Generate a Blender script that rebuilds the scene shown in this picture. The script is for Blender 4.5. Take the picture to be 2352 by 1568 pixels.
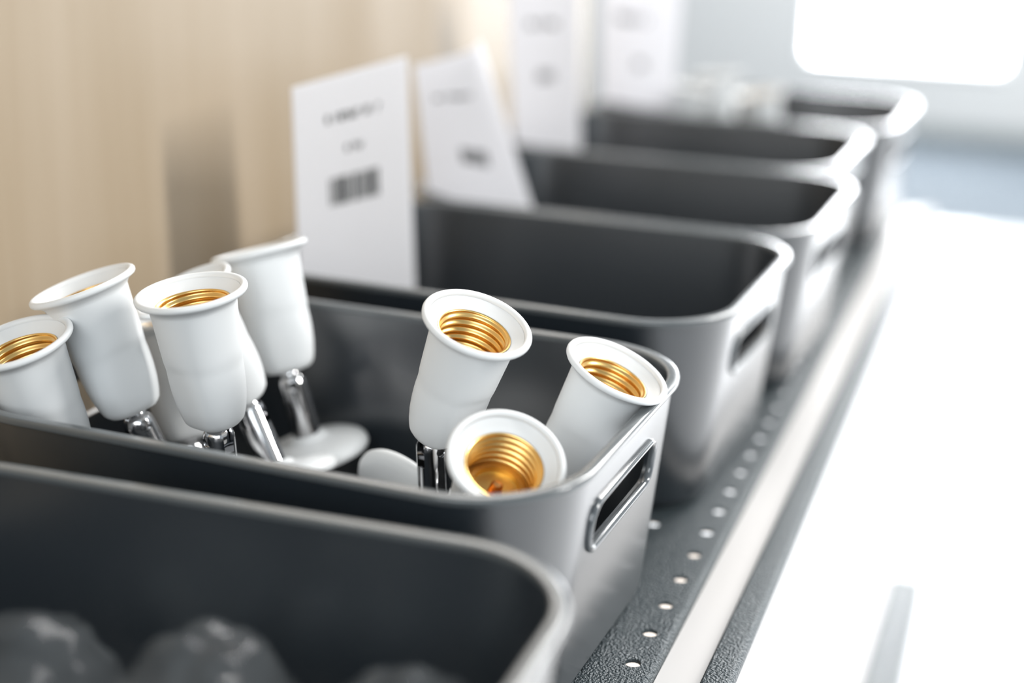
import bpy, bmesh, math, random
from mathutils import Vector, Matrix
from math import pi, sin, cos, radians

for o in list(bpy.data.objects): bpy.data.objects.remove(o)
sc = bpy.context.scene
COL = sc.collection

# ------------------------------------------------------------------ camera
cam_d = bpy.data.cameras.new('camera')
cam_d.sensor_width = 36.0
cam_d.lens = 3473.35 * 36.0 / 2352.0
cam_d.clip_start = 0.01
cam_d.clip_end = 60
cam_d.dof.use_dof = True
cam_d.dof.focus_distance = 0.562
cam_d.dof.aperture_fstop = 2.9
cam = bpy.data.objects.new('camera', cam_d); COL.objects.link(cam)
cam.location = (0.12731, -0.4113, 0.29201)
cam.rotation_euler = (1.25706, -0.01686, 0.34736)
sc.camera = cam

# ------------------------------------------------------------------ light
w = bpy.data.worlds.new('daylight'); sc.world = w; w.use_nodes = True
bg = w.node_tree.nodes['Background']
bg.inputs[0].default_value = (0.84, 0.93, 1.0, 1); bg.inputs[1].default_value = 0.40

def area(name, loc, target, sx, sy, power, col=(1, 1, 1)):
    d = bpy.data.lights.new(name, 'AREA'); d.shape = 'RECTANGLE'; d.size = sx; d.size_y = sy
    d.energy = power; d.color = col
    o = bpy.data.objects.new(name, d); COL.objects.link(o); o.location = loc
    o.rotation_euler = (Vector(target) - Vector(loc)).to_track_quat('-Z', 'Y').to_euler()
    return o
area('shop_window_light', (2.80, 0.90, 1.70), (-0.2, 0.25, 0.1), 0.28, 1.5, 78, (1.0, 0.985, 0.96))
area('floor_fill_far', (0.75, 3.7, 2.4), (0.75, 3.7, 0), 2.2, 2.2, 310, (1.0, 0.985, 0.97))  # added fill, not a known lamp; brightens the floor that bin fronts mirror
area('rear_fill', (0.30, -2.3, 1.15), (-0.05, 0.1, 0.1), 2.2, 1.5, 40, (0.92, 0.97, 1.0))  # added fill behind the camera, lifts camera-facing sides of the sockets
area('far_right_fill', (1.55, 6.36, 0.4), (1.55, 0, 0.4), 2.2, 2.3, 60, (0.93, 0.97, 1.0))  # added fill in front of solid wall, for wood sheen and highlights

vs = sc.view_settings
vs.view_transform = 'Standard'; vs.look = 'None'; vs.gamma = 1.0; vs.use_curve_mapping = False
vs.exposure = 0.24

# ------------------------------------------------------------------ materials
def mat(name, col, rough=0.5, metal=0.0, spec=0.5, coat=0.0, coat_rough=0.1, **kw):
    m = bpy.data.materials.new(name); m.use_nodes = True
    b = m.node_tree.nodes['Principled BSDF']
    b.inputs['Base Color'].default_value = (*col, 1); b.inputs['Roughness'].default_value = rough
    b.inputs['Metallic'].default_value = metal; b.inputs['Specular IOR Level'].default_value = spec
    b.inputs['Coat Weight'].default_value = coat; b.inputs['Coat Roughness'].default_value = coat_rough
    for k, v in kw.items(): b.inputs[k.replace('_', ' ')].default_value = v
    return m
def add_bump(m, scale, strength, dist, detail=2.0, kind='NOISE', colvar=None):
    nt = m.node_tree; b = nt.nodes['Principled BSDF']
    tc = nt.nodes.new('ShaderNodeTexCoord')
    if kind == 'NOISE':
        t = nt.nodes.new('ShaderNodeTexNoise'); t.inputs['Detail'].default_value = detail
        out = t.outputs['Fac']
    else:
        t = nt.nodes.new('ShaderNodeTexVoronoi'); t.feature = 'SMOOTH_F1'; out = t.outputs['Distance']
    t.inputs['Scale'].default_value = scale
    nt.links.new(tc.outputs['Object'], t.inputs['Vector'])
    bp = nt.nodes.new('ShaderNodeBump'); bp.inputs['Strength'].default_value = strength; bp.inputs['Distance'].default_value = dist
    nt.links.new(out, bp.inputs['Height']); nt.links.new(bp.outputs['Normal'], b.inputs['Normal'])
    if colvar:
        r = nt.nodes.new('ShaderNodeValToRGB')
        r.color_ramp.elements[0].position = 0.3; r.color_ramp.elements[1].position = 0.7
        r.color_ramp.elements[0].color = (*colvar[0], 1); r.color_ramp.elements[1].color = (*colvar[1], 1)
        nt.links.new(out, r.inputs['Fac']); nt.links.new(r.outputs['Color'], b.inputs['Base Color'])
    return m

M = {}
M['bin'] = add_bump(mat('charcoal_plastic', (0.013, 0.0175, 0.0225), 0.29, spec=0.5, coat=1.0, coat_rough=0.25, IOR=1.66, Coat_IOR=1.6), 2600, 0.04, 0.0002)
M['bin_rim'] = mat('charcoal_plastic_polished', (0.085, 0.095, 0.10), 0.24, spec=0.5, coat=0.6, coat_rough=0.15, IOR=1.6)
M['handle'] = mat('grey_gloss_plastic', (0.09, 0.10, 0.108), 0.16, spec=0.5, coat=0.8, coat_rough=0.08, IOR=1.6)
M['white_plastic'] = mat('white_plastic', (0.73, 0.745, 0.75), 0.42, spec=0.4)
M['white_plastic'].node_tree.nodes['Principled BSDF'].inputs['Subsurface Weight'].default_value = 0.0
M['gold'] = mat('brass_thread', (0.86, 0.58, 0.22), 0.3, 1.0)
M['gold_dark'] = mat('brass_plate', (0.82, 0.55, 0.19), 0.35, 1.0)
M['copper'] = mat('copper_contact', (0.80, 0.36, 0.12), 0.3, 1.0)
M['chrome'] = mat('chrome', (0.72, 0.72, 0.73), 0.07, 1.0)
M['paper'] = mat('white_card', (0.84, 0.84, 0.86), 0.55, spec=0.3)
M['paper_gloss'] = mat('white_glossy_card', (0.84, 0.84, 0.87), 0.25, spec=0.5)
for k_ in ('paper', 'paper_gloss'):
    nt_ = M[k_].node_tree; tr_ = nt_.nodes.new('ShaderNodeBsdfTranslucent'); tr_.inputs[0].default_value = (0.9, 0.9, 0.92, 1)
    mx_ = nt_.nodes.new('ShaderNodeMixShader'); mx_.inputs[0].default_value = 0.5
    nt_.links.new(nt_.nodes['Principled BSDF'].outputs[0], mx_.inputs[1]); nt_.links.new(tr_.outputs[0], mx_.inputs[2])
    nt_.links.new(mx_.outputs[0], nt_.nodes['Material Output'].inputs['Surface'])
M['ink'] = mat('black_print', (0.04, 0.045, 0.045), 0.6, spec=0.2)
M['shelf'] = add_bump(mat('hammered_grey_metal', (0.07, 0.085, 0.092), 0.36, spec=0.45), 920, 1.0, 0.0013, 1.0,
                      colvar=((0.034, 0.046, 0.052), (0.066, 0.084, 0.092)))
M['strip'] = mat('cream_label_strip', (0.62, 0.60, 0.585), 0.4, spec=0.4)
M['lit_rail_face'] = mat('lit_rail_face_grey', (0.6, 0.6, 0.61), 0.35, spec=0.5)  # strong light on the dark rail's outer face, put into the colour
M['cream'] = mat('cream_laminate', (0.66, 0.58, 0.51), 0.5)
M['wall'] = mat('white_wall_paint', (0.50, 0.515, 0.52), 0.7)
M['tile'] = mat('white_floor_tile', (0.84, 0.85, 0.87), 0.25)
M['carpet'] = add_bump(mat('blue_grey_carpet', (0.085, 0.105, 0.125), 0.9), 300, 0.4, 0.01)
M['skirting'] = mat('dark_skirting', (0.16, 0.19, 0.2), 0.5)
M['frame'] = mat('window_frame_white', (0.82, 0.83, 0.84), 0.4)
M['bagged'] = mat('frosted_part', (0.15, 0.17, 0.18), 0.4)

def wood():
    m = mat('pale_maple_laminate', (0.62, 0.46, 0.31), 0.34, spec=0.5, coat=0.3, coat_rough=0.3)
    nt = m.node_tree; b = nt.nodes['Principled BSDF']
    tc = nt.nodes.new('ShaderNodeTexCoord'); mp = nt.nodes.new('ShaderNodeMapping')
    mp.inputs['Scale'].default_value = (6, 26, 1.6)
    nt.links.new(tc.outputs['Object'], mp.inputs['Vector'])
    n = nt.nodes.new('ShaderNodeTexNoise'); n.inputs['Scale'].default_value = 1.0; n.inputs['Detail'].default_value = 5
    n.inputs['Distortion'].default_value = 0.6
    nt.links.new(mp.outputs['Vector'], n.inputs['Vector'])
    r = nt.nodes.new('ShaderNodeValToRGB')
    r.color_ramp.elements[0].position = 0.3; r.color_ramp.elements[0].color = (0.37, 0.285, 0.19, 1)
    r.color_ramp.elements[1].position = 0.72; r.color_ramp.elements[1].color = (0.43, 0.345, 0.25, 1)
    nt.links.new(n.outputs['Fac'], r.inputs['Fac']); nt.links.new(r.outputs['Color'], b.inputs['Base Color'])
    return m
M['wood'] = wood()

def clear_bag():
    m = bpy.data.materials.new('clear_polythene'); m.use_nodes = True
    nt = m.node_tree; b = nt.nodes['Principled BSDF']
    b.inputs['Base Color'].default_value = (0.25, 0.27, 0.28, 1); b.inputs['Roughness'].default_value = 0.1
    b.inputs['Alpha'].default_value = 0.13
    tc = nt.nodes.new('ShaderNodeTexCoord'); n = nt.nodes.new('ShaderNodeTexNoise')
    n.inputs['Scale'].default_value = 38; n.inputs['Detail'].default_value = 2; n.inputs['Distortion'].default_value = 1.2
    bp = nt.nodes.new('ShaderNodeBump'); bp.inputs['Strength'].default_value = 0.35; bp.inputs['Distance'].default_value = 0.004
    nt.links.new(tc.outputs['Object'], n.inputs['Vector']); nt.links.new(n.outputs['Fac'], bp.inputs['Height'])
    nt.links.new(bp.outputs['Normal'], b.inputs['Normal'])
    return m
M['bag'] = clear_bag()

def glass_mat():
    m = bpy.data.materials.new('window_glass'); m.use_nodes = True
    b = m.node_tree.nodes['Principled BSDF']
    b.inputs['Base Color'].default_value = (0.95, 0.97, 1, 1); b.inputs['Roughness'].default_value = 0.02
    b.inputs['Alpha'].default_value = 0.1
    return m
M['glass'] = glass_mat()
_b = M['glass'].node_tree.nodes['Principled BSDF']          # daylight-filled pane
_b.inputs['Alpha'].default_value = 1.0; _b.inputs['Emission Color'].default_value = (0.96, 0.98, 1, 1); _b.inputs['Emission Strength'].default_value = 16.0

# ------------------------------------------------------------------ helpers
def link_mesh(name, me, m, parent=None, smooth=True):
    o = bpy.data.objects.new(name, me); COL.objects.link(o)
    if m is not None and not me.materials: me.materials.append(m)
    if smooth:
        for p in me.polygons: p.use_smooth = True
    if parent is not None: o.parent = parent
    return o
def from_bm(name, bm, m, parent=None, smooth=True, sharp=None):
    bmesh.ops.recalc_face_normals(bm, faces=bm.faces)
    me = bpy.data.meshes.new(name); bm.to_mesh(me); bm.free()
    o = link_mesh(name, me, m, parent, smooth)
    if sharp: me.set_sharp_from_angle(angle=radians(sharp))
    return o
def box(bm, x0, x1, y0, y1, z0, z1):
    vs_ = [bm.verts.new((x, y, z)) for z in (z0, z1) for (x, y) in ((x0, y0), (x1, y0), (x1, y1), (x0, y1))]
    for f in ((0, 3, 2, 1), (4, 5, 6, 7), (0, 1, 5, 4), (1, 2, 6, 5), (2, 3, 7, 6), (3, 0, 4, 7)):
        bm.faces.new([vs_[i] for i in f])
def box_obj(name, x0, x1, y0, y1, z0, z1, m, parent=None, bev=0.0):
    bm = bmesh.new(); box(bm, x0, x1, y0, y1, z0, z1)
    if bev: bmesh.ops.bevel(bm, geom=bm.edges[:], offset=bev, segments=3, affect='EDGES', profile=0.5)
    return from_bm(name, bm, m, parent, smooth=bool(bev), sharp=40 if bev else None)
def rings(bm, loops, close_a=False, close_b=False, wrap=False):
    L = [[bm.verts.new(p) for p in lp] for lp in loops]
    n = len(L[0]); rng = range(len(L)) if wrap else range(len(L) - 1)
    for i in rng:
        a, b = L[i], L[(i + 1) % len(L)]
        for j in range(n): bm.faces.new((a[j], a[(j + 1) % n], b[(j + 1) % n], b[j]))
    if close_a: bm.faces.new(L[0])
    if close_b: bm.faces.new(L[-1])
    return L
def lathe(bm, prof, n=48, cx=0, cy=0, cap_a=False, cap_b=False):
    return rings(bm, [[(cx + r * cos(2 * pi * k / n), cy + r * sin(2 * pi * k / n), z) for k in range(n)] for r, z in prof], cap_a, cap_b)
def empty(name, loc=(0, 0, 0), rz=0.0):
    o = bpy.data.objects.new(name, None); COL.objects.link(o); o.location = loc; o.rotation_euler = (0, 0, rz)
    o.empty_display_size = 0.02
    return o
def tag(o, label, cat=None, group=None, kind=None):
    if label: o['label'] = label
    if cat: o['category'] = cat
    if group: o['group'] = group
    if kind: o['kind'] = kind
    return o
def boolean(o, cutters):
    for c in cutters:
        md = o.modifiers.new('cut', 'BOOLEAN'); md.operation = 'DIFFERENCE'; md.object = c; md.solver = 'EXACT'
    dg = bpy.context.evaluated_depsgraph_get(); dg.update()
    me = bpy.data.meshes.new_from_object(o.evaluated_get(dg))
    o.modifiers.clear(); old = o.data; o.data = me
    for c in cutters: bpy.data.objects.remove(c)
    for p in me.polygons: p.use_smooth = True
    me.set_sharp_from_angle(angle=radians(38))
    return o
def copy_tree(o, parent=None):
    c = o.copy(); COL.objects.link(c); c.parent = parent
    for ch in list(o.children): copy_tree(ch, c)
    return c

# ------------------------------------------------------------------ setting
WOODX = -0.285; BAYEND = 0.936; FLOORZ = -0.9
t = box_obj('wall_left', WOODX - 0.018, WOODX, -0.75, BAYEND, FLOORZ, 1.5, M['wood'])
tag(t, 'pale maple laminate back panel of the shelving', kind='structure')
t = box_obj('floor', -3.0, 4.0, -2.5, 4.78, FLOORZ - 0.05, FLOORZ, M['tile']); tag(t, 'white floor beyond the shelf', kind='structure')
t = box_obj('trim_1', -3.0, 4.0, 4.78, 6.41, FLOORZ - 0.05, FLOORZ, M['carpet']); tag(t, 'blue grey strip of floor before the far wall', kind='structure')
FY = 6.4
wx0, wx1, wz0, wz1 = -0.93, -0.09, -0.56, 2.2
bm = bmesh.new()
box(bm, -3.0, wx0, FY, FY + 0.15, FLOORZ, 2.4); box(bm, wx1, 4.0, FY, FY + 0.15, FLOORZ, 2.4)
box(bm, wx0, wx1, FY, FY + 0.15, FLOORZ, wz0); box(bm, wx0, wx1, FY, FY + 0.15, wz1, 2.4)
t = from_bm('wall_back', bm, M['wall'], smooth=False); tag(t, 'white far wall with a bright window', kind='structure')
t = box_obj('baseboard_back', -3.0, 4.0, FY - 0.02, FY, FLOORZ, FLOORZ + 0.07, M['skirting'], bev=0.004)
tag(t, 'dark skirting along the far wall', kind='structure')
def child_box(name, x0, x1, y0, y1, z0, z1, m, par, bev=0.0):
    o = box_obj(name, x0, x1, y0, y1, z0, z1, m, None, bev); o.parent = par
    o.matrix_parent_inverse = Matrix.Translation(par.location).inverted(); return o
fw = 0.02
for nm, lab, (q0, q1, q2, q3) in (('window_1', 'bright window in the far white wall', (wx0, wx1, wz0, wz1)),):
    win = empty(nm, ((q0 + q1) / 2, FY, q2)); tag(win, lab, kind='structure')
    child_box('frame_side', q0, q0 + fw, FY - 0.01, FY + 0.1, q2, q3, M['frame'], win, 0.003)
    child_box('frame_side', q1 - fw, q1, FY - 0.01, FY + 0.1, q2, q3, M['frame'], win, 0.003)
    child_box('sill', q0, q1, FY - 0.02, FY + 0.1, q2, q2 + fw, M['frame'], win, 0.003)
    child_box('frame_head', q0, q1, FY - 0.01, FY + 0.1, q3 - fw, q3, M['frame'], win, 0.003)
    child_box('pane', q0 + fw, q1 - fw, FY + 0.05, FY + 0.056, q2 + fw, q3 - fw, M['glass'], win)

# ------------------------------------------------------------------ shelf (perforated deck, folded lip, ticket rail)
def deck_mesh(x_edges_from, nx, y0, ny, p, r, th, hx):
    bm = bmesh.new(); ns = 4                       # octo-16 holes
    k = 16
    for i in range(nx):
        for j in range(ny):
            cx_, cy_ = hx - i * p, y0 + j * p; h = p / 2
            outer = []; inner = []
            for a in range(k):
                th_ = 2 * pi * a / k + pi / 4
                c, s = cos(th_), sin(th_); q = h / max(abs(c), abs(s))
                outer.append((cx_ + c * q, cy_ + s * q)); inner.append((cx_ + c * r, cy_ + s * r))
            rings(bm, [[(x, y, 0) for x, y in outer], [(x, y, 0) for x, y in inner],
                       [(x, y, -th) for x, y in inner], [(x, y, -th) for x, y in outer]])
    bmesh.ops.remove_doubles(bm, verts=bm.verts[:], dist=1e-6)
    return bm
HX, HP = 0.00222, 0.025
hy0 = 0.08345 - 0.025 * 26; NY = 60
ylo = hy0 - HP / 2; yhi = hy0 + (NY - 0.5) * HP
shelf = empty('metal_shelf', (-0.13, ylo, 0))
tag(shelf, 'dark grey hammered metal shelf with round perforations under the bins', 'shelf')
def adopt(o, par):
    o.parent = par; o.matrix_parent_inverse = Matrix.Translation(par.location).inverted(); return o
bm = deck_mesh(0, 11, hy0, NY, HP, 0.0031, 0.0016, HX)
o = from_bm('deck', bm, M['shelf'], smooth=False); adopt(o, shelf)
xd = HX - 10.5 * HP
bm = bmesh.new(); box(bm, WOODX + 0.001, xd, ylo, yhi, -0.0016, 0); box(bm, xd, HX + HP / 2, yhi, BAYEND, -0.0016, 0); 
adopt(from_bm('deck_edge', bm, M['shelf'], smooth=False), shelf)
# HX+HP/2 = .0147 is deeper than the visible edge (.0105): fold starts there, trimmed below
for v in o.data.vertices:
    if v.co.x > 0.0070: v.co.x = 0.0070
def sweep_y(name, prof, y0, y1, m, par, sharp=None):
    bm = bmesh.new(); rings(bm, [[(x, y0, z) for x, z in prof], [(x, y1, z) for x, z in prof]], True, True)
    return adopt(from_bm(name, bm, m, None, True, sharp or 50), par)
arc = lambda cx, cz, r, a0, a1, n=6: [(cx + r * cos(radians(a0 + (a1 - a0) * i / n)), cz + r * sin(radians(a0 + (a1 - a0) * i / n))) for i in range(n + 1)]
sweep_y('front_lip', [(0.0070, -0.0016), (0.0070, 0.0)] + arc(0.0088, -0.0028, 0.0028, 90, 0) + [(0.0116, -0.022), (0.0100, -0.022), (0.0100, -0.003)], ylo, BAYEND, M['shelf'], shelf)

rail = empty('ticket_rail', (0.026, ylo, 0)); tag(rail, 'ticket rail with a long white label strip along the shelf front', 'price rail')
sweep_y('label_strip', [(0.0118, -0.0042), (0.0290, -0.0030), (0.0290, -0.0022), (0.0118, -0.0034)], ylo, BAYEND, M['strip'], rail)
sweep_y('rail_bar', [(0.0118, -0.0048), (0.0291, -0.0036), (0.0291, -0.0005)] + arc(0.0302, -0.0011, 0.0011, 180, 90, 4) + arc(0.0380, -0.0025, 0.0025, 90, 0) + [(0.0405, -0.027), (0.0385, -0.027), (0.0385, -0.006), (0.0118, -0.0068)], ylo, BAYEND, M['shelf'], rail)
sweep_y('front_face', [(0.0405, -0.004), (0.0411, -0.004), (0.0411, -0.026), (0.0405, -0.026)], ylo, BAYEND, M['lit_rail_face'], rail)  # thin plate carrying the painted brightness of the bar's outer side

# lower shelf with its own rail
LZ = -0.352
low = empty('lower_shelf', (-0.13, ylo, LZ)); tag(low, 'cream lower shelf glimpsed below the ticket rail', 'shelf')
adopt(box_obj('deck', WOODX + 0.001, 0.012, ylo, BAYEND, LZ - 0.02, LZ, M['cream'], bev=0.002), low)
adopt(box_obj('label_strip', 0.0122, 0.0318, ylo, BAYEND, LZ - 0.02, LZ - 0.003, M['strip'], bev=0.001), low)
adopt(box_obj('rail_bar', 0.0320, 0.067, ylo, BAYEND, LZ - 0.03, LZ, M['shelf'], bev=0.002), low)

# ------------------------------------------------------------------ bins
BL, BW, BH, BR = 0.248, 0.1765, 0.0956, 0.0425
def rrect(l, wd, r, n=9):
    pts = []
    for (px, py, a0) in ((-l / 2 + r, -wd / 2 + r, 180), (l / 2 - r, -wd / 2 + r, 270), (l / 2 - r, wd / 2 - r, 0), (-l / 2 + r, wd / 2 - r, 90)):
        for k in range(n + 1):
            a = radians(a0 + 90 * k / n); pts.append((px + r * cos(a), py + r * sin(a)))
    return pts
def section(z, inset):
    d = 0.0015 + 0.0100 * (1 - z / BH) + inset
    return [(x, y, z) for x, y in rrect(BL - 2 * d, BW - 2 * d, max(BR - d * 0.9, 0.006))]
def stadium(l, h, r, n=7):
    return [(y, z) for y, z in rrect(l, h, r, n)]
binroot = empty('storage_bin')
bm = bmesh.new(); TH = 0.0023
lp = []
for a in range(0, 7):                                   # bottom fillet outside
    an = radians(90 * a / 6); rr = 0.007
    lp.append(section(rr - rr * sin(an), rr - rr * cos(an)) if False else section(rr * (1 - cos(an)), rr * (1 - sin(an))))
for z in (0.03, 0.05, 0.06, 0.07, 0.08, 0.09, BH - 0.0006): lp.append(section(z, 0))
lp.append([(x, y, BH) for x, y, _ in section(BH, 0.0006)])
lp.append([(x, y, BH) for x, y, _ in section(BH, TH - 0.0006)])
for z in (BH - 0.0006, 0.09, 0.08, 0.07, 0.06, 0.05, 0.03): lp.append(section(z, TH))
for a in range(0, 7):
    an = radians(90 * a / 6); rr = 0.006
    lp.append([(x, y, z + TH) for x, y, z in section(rr * (1 - sin(an)), TH + rr * (1 - cos(an)))])
rings(bm, lp, True, True)
body = from_bm('body', bm, M['bin'], None, True, 40)
HZ, HLEN, HHT, HY = 0.0700, 0.071, 0.0164, -0.003
def prism_x(x0, x1):
    bm = bmesh.new(); s = stadium(HLEN, HHT, 0.0065)
    rings(bm, [[(x0, HY + y, HZ + z) for y, z in s], [(x1, HY + y, HZ + z) for y, z in s]], True, True)
    return from_bm('cutter', bm, None, None)
boolean(body, [prism_x(BL / 2 - 0.02, BL / 2 + 0.02), prism_x(-BL / 2 - 0.02, -BL / 2 + 0.02)])
body.parent = binroot
def sweep_loop(bm, path, normals, prof):
    loops = []
    for (p, nrm) in zip(path, normals):
        loops.append([tuple(Vector(p) + Vector(nrm) * a + Vector((0, 0, b))) for a, b in prof])
    rings(bm, loops, wrap=True)
bm = bmesh.new()
pth = rrect(BL, BW, BR, 12); n = len(pth); nrm = []
for i in range(n):
    a = Vector(pth[i - 1]); b = Vector(pth[(i + 1) % n]); d = (b - a).normalized(); nrm.append((d.y, -d.x, 0))
pr = [(-0.0018 + x_, BH - 0.0004 + z_) for x_, z_ in rrect(0.0050, 0.0030, 0.0009, 3)]
sweep_loop(bm, [(x, y, 0) for x, y in pth], nrm, pr)
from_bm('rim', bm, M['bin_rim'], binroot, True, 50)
for sgn in (1, -1):
    bm = bmesh.new(); s = stadium(HLEN + 0.0018, HHT + 0.0018, 0.0074); m_ = len(s); loops = []
    for i in range(m_):
        a = Vector(s[i - 1]); b = Vector(s[(i + 1) % m_]); d = (b - a).normalized(); nn = (d.y, -d.x)
        y, z = s[i]; y += HY; zz = HZ + z
        xs = BL / 2 - (0.0015 + 0.0100 * (1 - zz / BH))
        loops.append([(sgn * (xs + 0.0002 + 0.0017 * sin(2 * pi * k / 10)), y + nn[0] * 0.0015 * cos(2 * pi * k / 10), zz + nn[1] * 0.0015 * cos(2 * pi * k / 10)) for k in range(10)])
    rings(bm, loops, wrap=True)
    from_bm('handle_frame', bm, M['handle'], binroot)
# (front rim x, near rim y, rotation, label)
BINS = [(0.022, -0.2065, 0.025, 'nearest grey plastic bin, cropped by the frame, holding clear bags'),
        (0.000, 0.000, -0.0388, 'grey plastic bin full of white lamp sockets'),
        (0.0065, 0.2085, -0.052, 'empty grey plastic bin just behind the bin full of lamp sockets'),
        (0.0150, 0.3895, -0.042, 'middle grey plastic bin behind the first empty one, with a curled price card'),
        (0.0010, 0.5695, -0.038, 'grey plastic bin set slightly back, second from the far end'),
        (0.0180, 0.7485, -0.034, 'farthest grey plastic bin with white sockets poking over its rim')]
for i, (fx, ny, rz, lab) in enumerate(BINS):
    b = binroot if i == 0 else copy_tree(binroot)
    b.location = (fx - BL / 2, ny + BW / 2, 0.0002); b.rotation_euler = (0, 0, rz)
    tag(b, lab, 'storage bin', 'grey bins in a row on the shelf')

# ------------------------------------------------------------------ lamp socket prototype (origin at rim centre, axis = -Z)
mm = 0.001
sock = empty('lamp_socket')
def interp(tab, z):
    for (za, ra), (zb, rb) in zip(tab, tab[1:]):
        if zb <= z <= za:
            u = (za - z) / (za - zb); return ra + (rb - ra) * u
    return tab[-1][1]
ROUND = [(0, 20.9), (-2.8, 19.4), (-4.0, 17.5), (-5.6, 16.3), (-10, 15.9), (-26, 14.8), (-30, 14.3), (-33, 14.35), (-38, 14.2), (-44, 13.5), (-49.5, 12.3), (-52.6, 11.2), (-54.2, 9.4), (-54.8, 6.5)]
FLAT = [(0, 30), (-24, 17), (-28, 14.4), (-34, 13.1), (-42, 12.0), (-48, 11.0), (-52, 10.0), (-54, 8.2), (-54.8, 5.8)]
bm = bmesh.new(); N = 56; loops = []
# outer surface from the bottom up
for z in (-54.8, -54.2, -53.4, -52.2, -51, -49, -47, -44.5, -42, -39, -36, -33, -31, -29.5, -28, -26.5, -25, -22, -16, -10, -7.4, -6.4, -5.5, -4.6, -3.8, -3.0):
    r0 = interp(ROUND, z); fl = interp(FLAT, z); lp = []
    for k in range(N):
        a = 2 * pi * k / N; s = abs(sin(a)); p = 14
        q = fl / max(s, 1e-3); r = (r0 ** -p + q ** -p) ** (-1 / p)
        lp.append((r * cos(a) * mm, r * sin(a) * mm, z * mm))
    loops.append(lp)
# rounded lip
for a in range(-50, 230, 28):
    r = 19.6 + 1.4 * cos(radians(a)); z = -1.4 + 1.4 * sin(radians(a))
    loops.append([(r * cos(2 * pi * k / N) * mm, r * sin(2 * pi * k / N) * mm, z * mm) for k in range(N)])
for r, z in ((18.15, -1.7), (17.8, -1.95), (16.2, -3.5), (14.7, -4.7), (14.1, -5.0), (13.95, -5.4), (13.95, -22.0), (0.4, -22.0)):
    loops.append([(r * cos(2 * pi * k / N) * mm, r * sin(2 * pi * k / N) * mm, z * mm) for k in range(N)])
rings(bm, loops, True, True)
from_bm('body', bm, M['white_plastic'], sock, True, 60)
bm = bmesh.new(); loops = []                               # screw thread
nz = 66
for i in range(nz + 1):
    z = -5.0 - 15.6 * i / nz; lp = []
    for k in range(N):
        a = 2 * pi * k / N
        fade = min(1, (-5.0 - z) / 1.2)
        r = 13.25 - fade * 0.62 * (1 + cos(2 * pi * (z / 3.3) + a)) / 1.0 * 0.9
        lp.append((r * cos(a) * mm, r * sin(a) * mm, z * mm))
    loops.append(lp)
loops.insert(0, [(13.9 * cos(2 * pi * k / N) * mm, 13.9 * sin(2 * pi * k / N) * mm, -4.85 * mm) for k in range(N)])
rings(bm, loops)
thread = from_bm('threaded_sleeve', bm, M['gold'], sock)
bm = bmesh.new(); lathe(bm, [(13 * mm, -20.4 * mm), (10.6 * mm, -20.4 * mm), (10.2 * mm, -18.6 * mm), (8.8 * mm, -18.6 * mm), (8.4 * mm, -21.0 * mm), (0.2 * mm, -21.1 * mm)], 40)
from_bm('contact_plate', bm, M['gold_dark'], thread, True, 40)
bm = bmesh.new(); lathe(bm, [(0.1 * mm, -15.8 * mm), (1.4 * mm, -16.0 * mm), (2.2 * mm, -17.0 * mm), (2.6 * mm, -21.0 * mm)], 20)
box(bm, -1.6 * mm, 1.6 * mm, -10 * mm, 0, -20.9 * mm, -19.7 * mm)
from_bm('contact_tip', bm, M['copper'], thread, True, 40)
# swivel: tongue fixed to the cup, fork + stem + base swing around the pin at z = -61
PZ = -60.5 * mm
bm = bmesh.new()
lathe(bm, [(4.0 * mm, -54.4 * mm), (4.3 * mm, -55.0 * mm), (4.3 * mm, -56.4 * mm), (3.4 * mm, -57.0 * mm)], 24, cap_a=True, cap_b=True)
s = [(x, z) for x, z in rrect(7.6 * mm, 9 * mm, 3.4 * mm, 5)]
rings(bm, [[(x, -1.9 * mm, PZ + z) for x, z in s], [(x, 1.9 * mm, PZ + z) for x, z in s]], True, True)
from_bm('swivel_tongue', bm, M['chrome'], sock, True, 40)
arm = bpy.data.objects.new('swivel_arm', None)
bm = bmesh.new(); R_ = 6.1                                    # stem, pin at origin, pointing down -Z
prof = [(0.3, 5.6), (2.4, 5.3), (4.2, 4.4), (5.4, 3.0), (6.0, 1.4), (R_, 0), (R_, -24), (5.6, -24.6)]
lathe(bm, [(r * mm, z * mm) for r, z in prof], 36, cap_a=True, cap_b=True)
stem = from_bm('stem', bm, M['chrome'], None)
bm = bmesh.new(); box(bm, -9 * mm, 9 * mm, -2.2 * mm, 2.2 * mm, -6.5 * mm, 9 * mm); c1 = from_bm('cutter', bm, None, None, False)
bm = bmesh.new(); lathe(bm, [(2.3 * mm, -9 * mm), (2.3 * mm, 9 * mm)], 20, cap_a=True, cap_b=True)
for v in bm.verts: v.co = Vector((v.co.x, v.co.z, v.co.y))
c2 = from_bm('cutter', bm, None, None, False)
boolean(stem, [c1, c2]); stem.parent = sock
bm = bmesh.new(); lathe(bm, [(0.2 * mm, -5.6 * mm), (2.1 * mm, -5.4 * mm), (2.1 * mm, 5.4 * mm), (0.2 * mm, 5.6 * mm)], 20, cap_a=True, cap_b=True)
for v in bm.verts: v.co = Vector((v.co.x, v.co.z, v.co.y))
pin = from_bm('pin', bm, M['chrome'], stem, True, 40)
bm = bmesh.new()
lathe(bm, [(r * mm, z * mm) for r, z in ((0.3, -23.4), (6.6, -23.4), (8.2, -24.2), (9.2, -25.6), (11, -26.0), (17, -27.0), (21.5, -28.2), (24.0, -29.6), (25.2, -31.4), (25.4, -33.2), (24.6, -34.4), (22.8, -34.6), (21.8, -32.6), (0.3, -32.0))], 56, cap_a=True, cap_b=True)
base = from_bm('base_plate', bm, M['white_plastic'], sock, True, 50)
bpy.data.objects.remove(arm)

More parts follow.
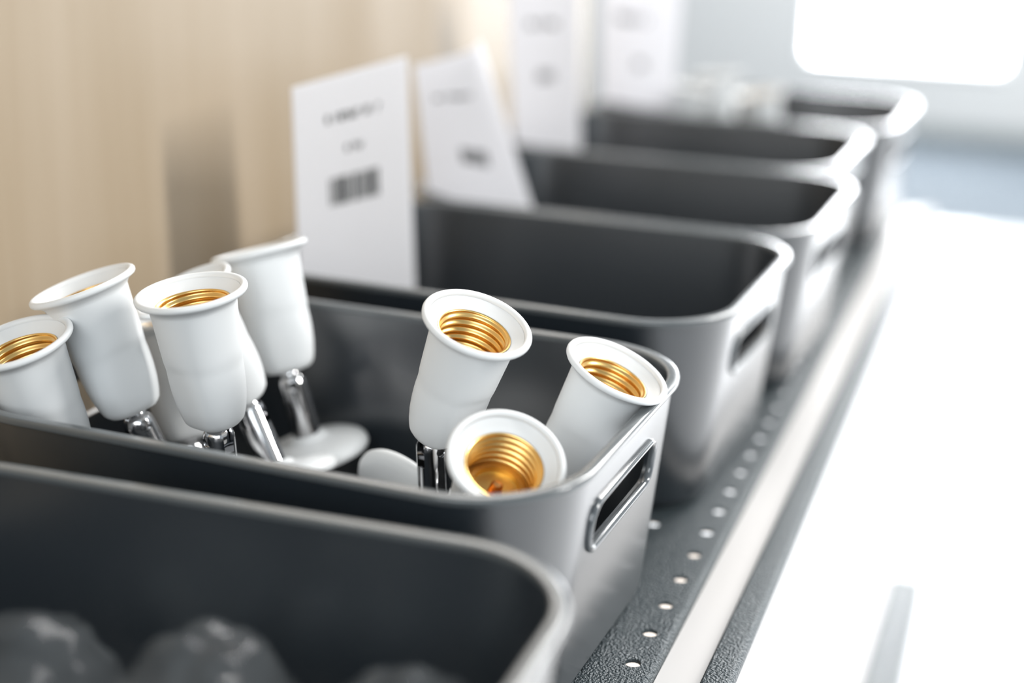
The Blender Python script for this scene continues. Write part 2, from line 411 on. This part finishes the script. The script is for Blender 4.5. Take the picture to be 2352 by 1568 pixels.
def orient(z_up, roll):
    """rotation whose +Z is z_up, rolled about it"""
    z = Vector(z_up).normalized(); x = Vector((1, 0, 0)) - z * z.x; x.normalize(); y = z.cross(x)
    Rm = Matrix((x, y, z)).transposed().to_4x4()
    return Rm @ Matrix.Rotation(roll, 4, 'Z')
def place_socket(o, rim, axis, roll, stem_dir, label, stem_roll=0.0, group='white lamp sockets in the bins'):
    Rm = orient(-Vector(axis), radians(roll))
    o.matrix_world = Matrix.Translation(rim) @ Rm
    sd = Rm.inverted().to_3x3() @ Vector(stem_dir).normalized()
    L = Matrix.Translation((0, 0, PZ)) @ orient(-sd, radians(stem_roll))
    for ch in o.children:
        if ch.name.split('.')[0] in ('stem', 'base_plate'): ch.matrix_basis = L
    tag(o, label, 'lamp socket', group)

CAMP = Vector(cam.location); K = 0.9545 / 1.0
SOCKETS = [
 # rim centre, axis rim->bottom, roll, stem direction
 ((-0.2226, 0.0263, 0.1175), (0.154, 0.222, -0.963), 20, (0.25, 0.20, -0.95), 'white lamp socket at the left frame edge, nearest the near corner'),
 ((-0.2150, 0.0575, 0.1320), (0.300, 0.100, -0.948), 60, (0.32, 0.16, -0.93), 'white lamp socket leaning back just behind the leftmost one'),
 ((-0.1639, 0.0528, 0.1365), (0.094, 0.095, -0.991), -20, (0.06, 0.02, -0.99), 'upright white lamp socket in front of the left cluster, brass thread showing'),
 ((-0.2180, 0.1180, 0.1020), (0.170, -0.020, -0.985), 40, (0.10, 0.0, -0.995), 'white lamp socket mostly hidden between two others in the left cluster'),
 ((-0.1876, 0.1460, 0.1276), (0.285, -0.085, -0.955), 30, (0.25, 0.05, -0.97), 'tall white lamp socket at the back of the bin, seen from the side'),
 ((-0.1935, 0.0935, 0.1231), (0.352, 0.228, -0.908), 10, (0.45, -0.08, -0.88), 'white lamp socket hidden behind the upright one, chrome joint showing'),
 ((-0.0602, 0.0788, 0.1294), (-0.360, 0.139, -0.923), 60, (0.02, 0.06, -0.99), 'white lamp socket standing alone mid-bin, ribbed brass inside facing up'),
 ((-0.0330, 0.0366, 0.0962), (-0.369, 0.426, -0.826), 0, (-0.10, -0.10, -0.99), 'white lamp socket facing the camera behind the near rim, contact tip visible'),
 ((-0.0152, 0.1095, 0.1078), (-0.415, 0.005, -0.910), 0, (-0.35, 0.10, -0.93), 'white lamp socket leaning on the front rim above the handle'),
 ((-0.1650, 0.0530, 0.0240), (0.83, 0.47, 0.03), 0, (0.30, 0.85, 0.40), 'white lamp socket buried mid-bin, only its domed base showing beside a chrome stem'),
 ((-0.1580, 0.8150, 0.1100), (-0.10, -0.06, -0.99), 0, (0, 0.05, -1.0), 'left one of the blurred white sockets over the farthest bin rim'),
 ((-0.1450, 0.8620, 0.1150), (0.10, -0.06, -0.99), 0, (0, 0.0, -1.0), 'middle one of the blurred white sockets over the farthest bin rim'),
 ((-0.0980, 0.8050, 0.1100), (0.15, 0.06, -0.98), 0, (0, 0.05, -1.0), 'right one of the blurred white sockets over the farthest bin rim'),
]
for i, (rim, ax, roll, sd, lab) in enumerate(SOCKETS):
    s = sock if i == 0 else copy_tree(sock)
    place_socket(s, rim, ax, roll, sd, lab)

# ------------------------------------------------------------------ price cards
def sheet(name, P, m, nu=14, nv=16, th=0.0009):
    """P(u,v) -> Vector; closed thin sheet"""
    bm = bmesh.new(); eps = 1e-3
    g = [[None] * (nv + 1) for _ in range(nu + 1)]; h = [[None] * (nv + 1) for _ in range(nu + 1)]
    for i in range(nu + 1):
        for j in range(nv + 1):
            u, v = i / nu, j / nv; p = P(u, v); n = (P(u + eps, v) - p).cross(P(u, v + eps) - p).normalized()
            g[i][j] = bm.verts.new(p + n * th / 2); h[i][j] = bm.verts.new(p - n * th / 2)
    for i in range(nu):
        for j in range(nv):
            bm.faces.new((g[i][j], g[i + 1][j], g[i + 1][j + 1], g[i][j + 1])); bm.faces.new((h[i][j], h[i][j + 1], h[i + 1][j + 1], h[i + 1][j]))
    for i in range(nu):
        bm.faces.new((g[i][0], h[i][0], h[i + 1][0], g[i + 1][0])); bm.faces.new((g[i][nv], g[i + 1][nv], h[i + 1][nv], h[i][nv]))
    for j in range(nv):
        bm.faces.new((g[0][j], g[0][j + 1], h[0][j + 1], h[0][j])); bm.faces.new((g[nu][j], h[nu][j], h[nu][j + 1], g[nu][j + 1]))
    return from_bm(name, bm, m, None, True, 60)
def print_rects(name, P, rects, parent, off=0.0007):
    bm = bmesh.new(); eps = 1e-3
    for (u0, u1, v0, v1) in rects:
        c = []
        for (u, v) in ((u0, v0), (u1, v0), (u1, v1), (u0, v1)):
            p = P(u, v); n = (P(u + eps, v) - p).cross(P(u, v + eps) - p).normalized()
            c.append(bm.verts.new(p + n * off))
        bm.faces.new(c)
    return from_bm(name, bm, M['ink'], parent, False)
def words(u0, u1, v0, v1, n, seed):
    rnd = random.Random(seed); out = []; du = (u1 - u0) / n
    for k in range(n):
        if rnd.random() < 0.12: continue
        a = u0 + k * du
        out.append((a, a + du * 0.34, v0, v1)); out.append((a + du * 0.34, a + du * 0.78, v0 + (v1 - v0) * rnd.choice((0, 0.6)), v1 - (v1 - v0) * rnd.choice((0, 0.0, 0.3))))
    return out
def bars(u0, u1, v0, v1, n, seed, dense=0.5):
    rnd = random.Random(seed); out = []; du = (u1 - u0) / n; k = 0
    for k in range(n):
        wd = du * (0.35 + dense * rnd.random() * (0.6 + 0.9 * sin(pi * (k + 0.5) / n * 1.4) ** 2))
        out.append((u0 + k * du, u0 + k * du + min(wd, du * 0.95), v0, v1))
    return out
def make_card(P, m, label, prints):
    o = sheet('price_card', P, m); tag(o, label, 'price card', 'white price cards standing in the bins')
    for nm, rects in prints: print_rects(nm, P, rects, o)
    return o
def bil(BLc, BRc, TLc, TRc, bow=0.0, curl=0.0):
    a, b, c, d = map(Vector, (BLc, BRc, TLc, TRc)); n0 = (b - a).cross(c - a).normalized()
    def P(u, v):
        p = a * (1 - u) * (1 - v) + b * u * (1 - v) + c * (1 - u) * v + d * u * v
        return p + n0 * (bow * 4 * u * (1 - u) - curl * max(0, (u - 0.6) / 0.4) ** 2 * max(0, v - 0.1))
    return P
P1 = bil((-0.2190, 0.2430, 0.045), (-0.1900, 0.3220, 0.040), (-0.2200, 0.2415, 0.1815), (-0.1915, 0.3140, 0.1900))
make_card(P1, M['paper'], 'large white price card with barcode behind the socket bin', [
    ('text_line', words(0.26, 0.74, 0.840, 0.868, 13, 1)), ('text_line', words(0.42, 0.58, 0.725, 0.75, 5, 2)),
    ('barcode', bars(0.27, 0.70, 0.54, 0.64, 15, 3, 0.6))])
P2 = bil((-0.2180, 0.4045, 0.0985), (-0.1670, 0.4570, 0.072), (-0.2227, 0.3950, 0.1735), (-0.1895, 0.4270, 0.1840), 0.004, 0.012)
make_card(P2, M['paper_gloss'], 'white price card with a curled right edge in the middle bin', [
    ('text_line', words(0.18, 0.62, 0.73, 0.76, 10, 4)), ('barcode', bars(0.36, 0.64, 0.30, 0.40, 11, 6, 0.6))])
P3 = bil((-0.2335, 0.6050, 0.050), (-0.1935, 0.6360, 0.050), (-0.2360, 0.5860, 0.2150), (-0.1955, 0.6250, 0.2150), 0.003, 0.004)
make_card(P3, M['paper_gloss'], 'upright white price card in the fourth bin, top cut by the frame', [
    ('text_line', words(0.25, 0.65, 0.76, 0.79, 8, 7)), ('barcode', bars(0.36, 0.58, 0.53, 0.575, 10, 8, 0.6))])
P4 = bil((-0.2230, 0.7800, 0.0985), (-0.1650, 0.7920, 0.0920), (-0.2260, 0.7760, 0.2150), (-0.1610, 0.7900, 0.2150), 0.004, 0.0)
make_card(P4, M['paper_gloss'], 'faint white price card farthest from the camera', [
    ('text_line', words(0.2, 0.6, 0.56, 0.61, 8, 9)), ('barcode', bars(0.46, 0.60, 0.26, 0.32, 8, 10, 0.5))])

# ------------------------------------------------------------------ clear bags in the nearest bin
def blob(name, c, rad, m, seed, amp=0.25, sub=4, rot=0.0, ridge=0.0):
    from mathutils import noise
    bm = bmesh.new(); bmesh.ops.create_icosphere(bm, subdivisions=sub, radius=1.0)
    for v in bm.verts:
        d = v.co.copy(); k = 1 + amp * noise.noise(d * 1.7 + Vector((seed, 0, 0))) + amp * 0.5 * noise.noise(d * 4.1 + Vector((0, seed, 0)))
        k += ridge * (0.35 - abs(noise.noise(d * 2.6 + Vector((seed, seed, 2)))) * 1.6)
        v.co = Vector((d.x * rad[0], d.y * rad[1], d.z * rad[2])) * k
    bmesh.ops.rotate(bm, verts=bm.verts[:], cent=(0, 0, 0), matrix=Matrix.Rotation(rot, 3, 'Z'))
    o = from_bm(name, bm, m); o.location = c; return o
BAGS = [((-0.139, -0.094, 0.0410), (0.029, 0.038, 0.034), 1, 'left clear polythene bag of small parts in the nearest bin'),
        ((-0.079, -0.090, 0.0450), (0.027, 0.036, 0.038), 2, 'middle clear polythene bag of small parts in the nearest bin'),
        ((-0.018, -0.090, 0.0460), (0.027, 0.034, 0.039), 3, 'right clear polythene bag of small parts in the nearest bin')]
for c, r, sd, lab in BAGS:
    e = empty('clear_bag', (c[0], c[1], c[2] - r[2])); tag(e, lab, 'plastic bag', 'clear bags in the nearest bin')
    o = blob('bag_film', (0, 0, r[2]), r, M['bag'], sd * 3.7, 0.13, 5, ridge=0.05); o.parent = e
    rnd = random.Random(sd)
    for k in range(3):
        p = blob('bagged_part', ((k - 1) * r[0] * 0.52, rnd.uniform(-.2, .2) * r[1], r[2] * (0.75 + 0.2 * rnd.random())), (r[0] * 0.30, r[1] * 0.45, r[2] * 0.42), M['bagged'], sd + k, 0.08, 3); p.parent = e
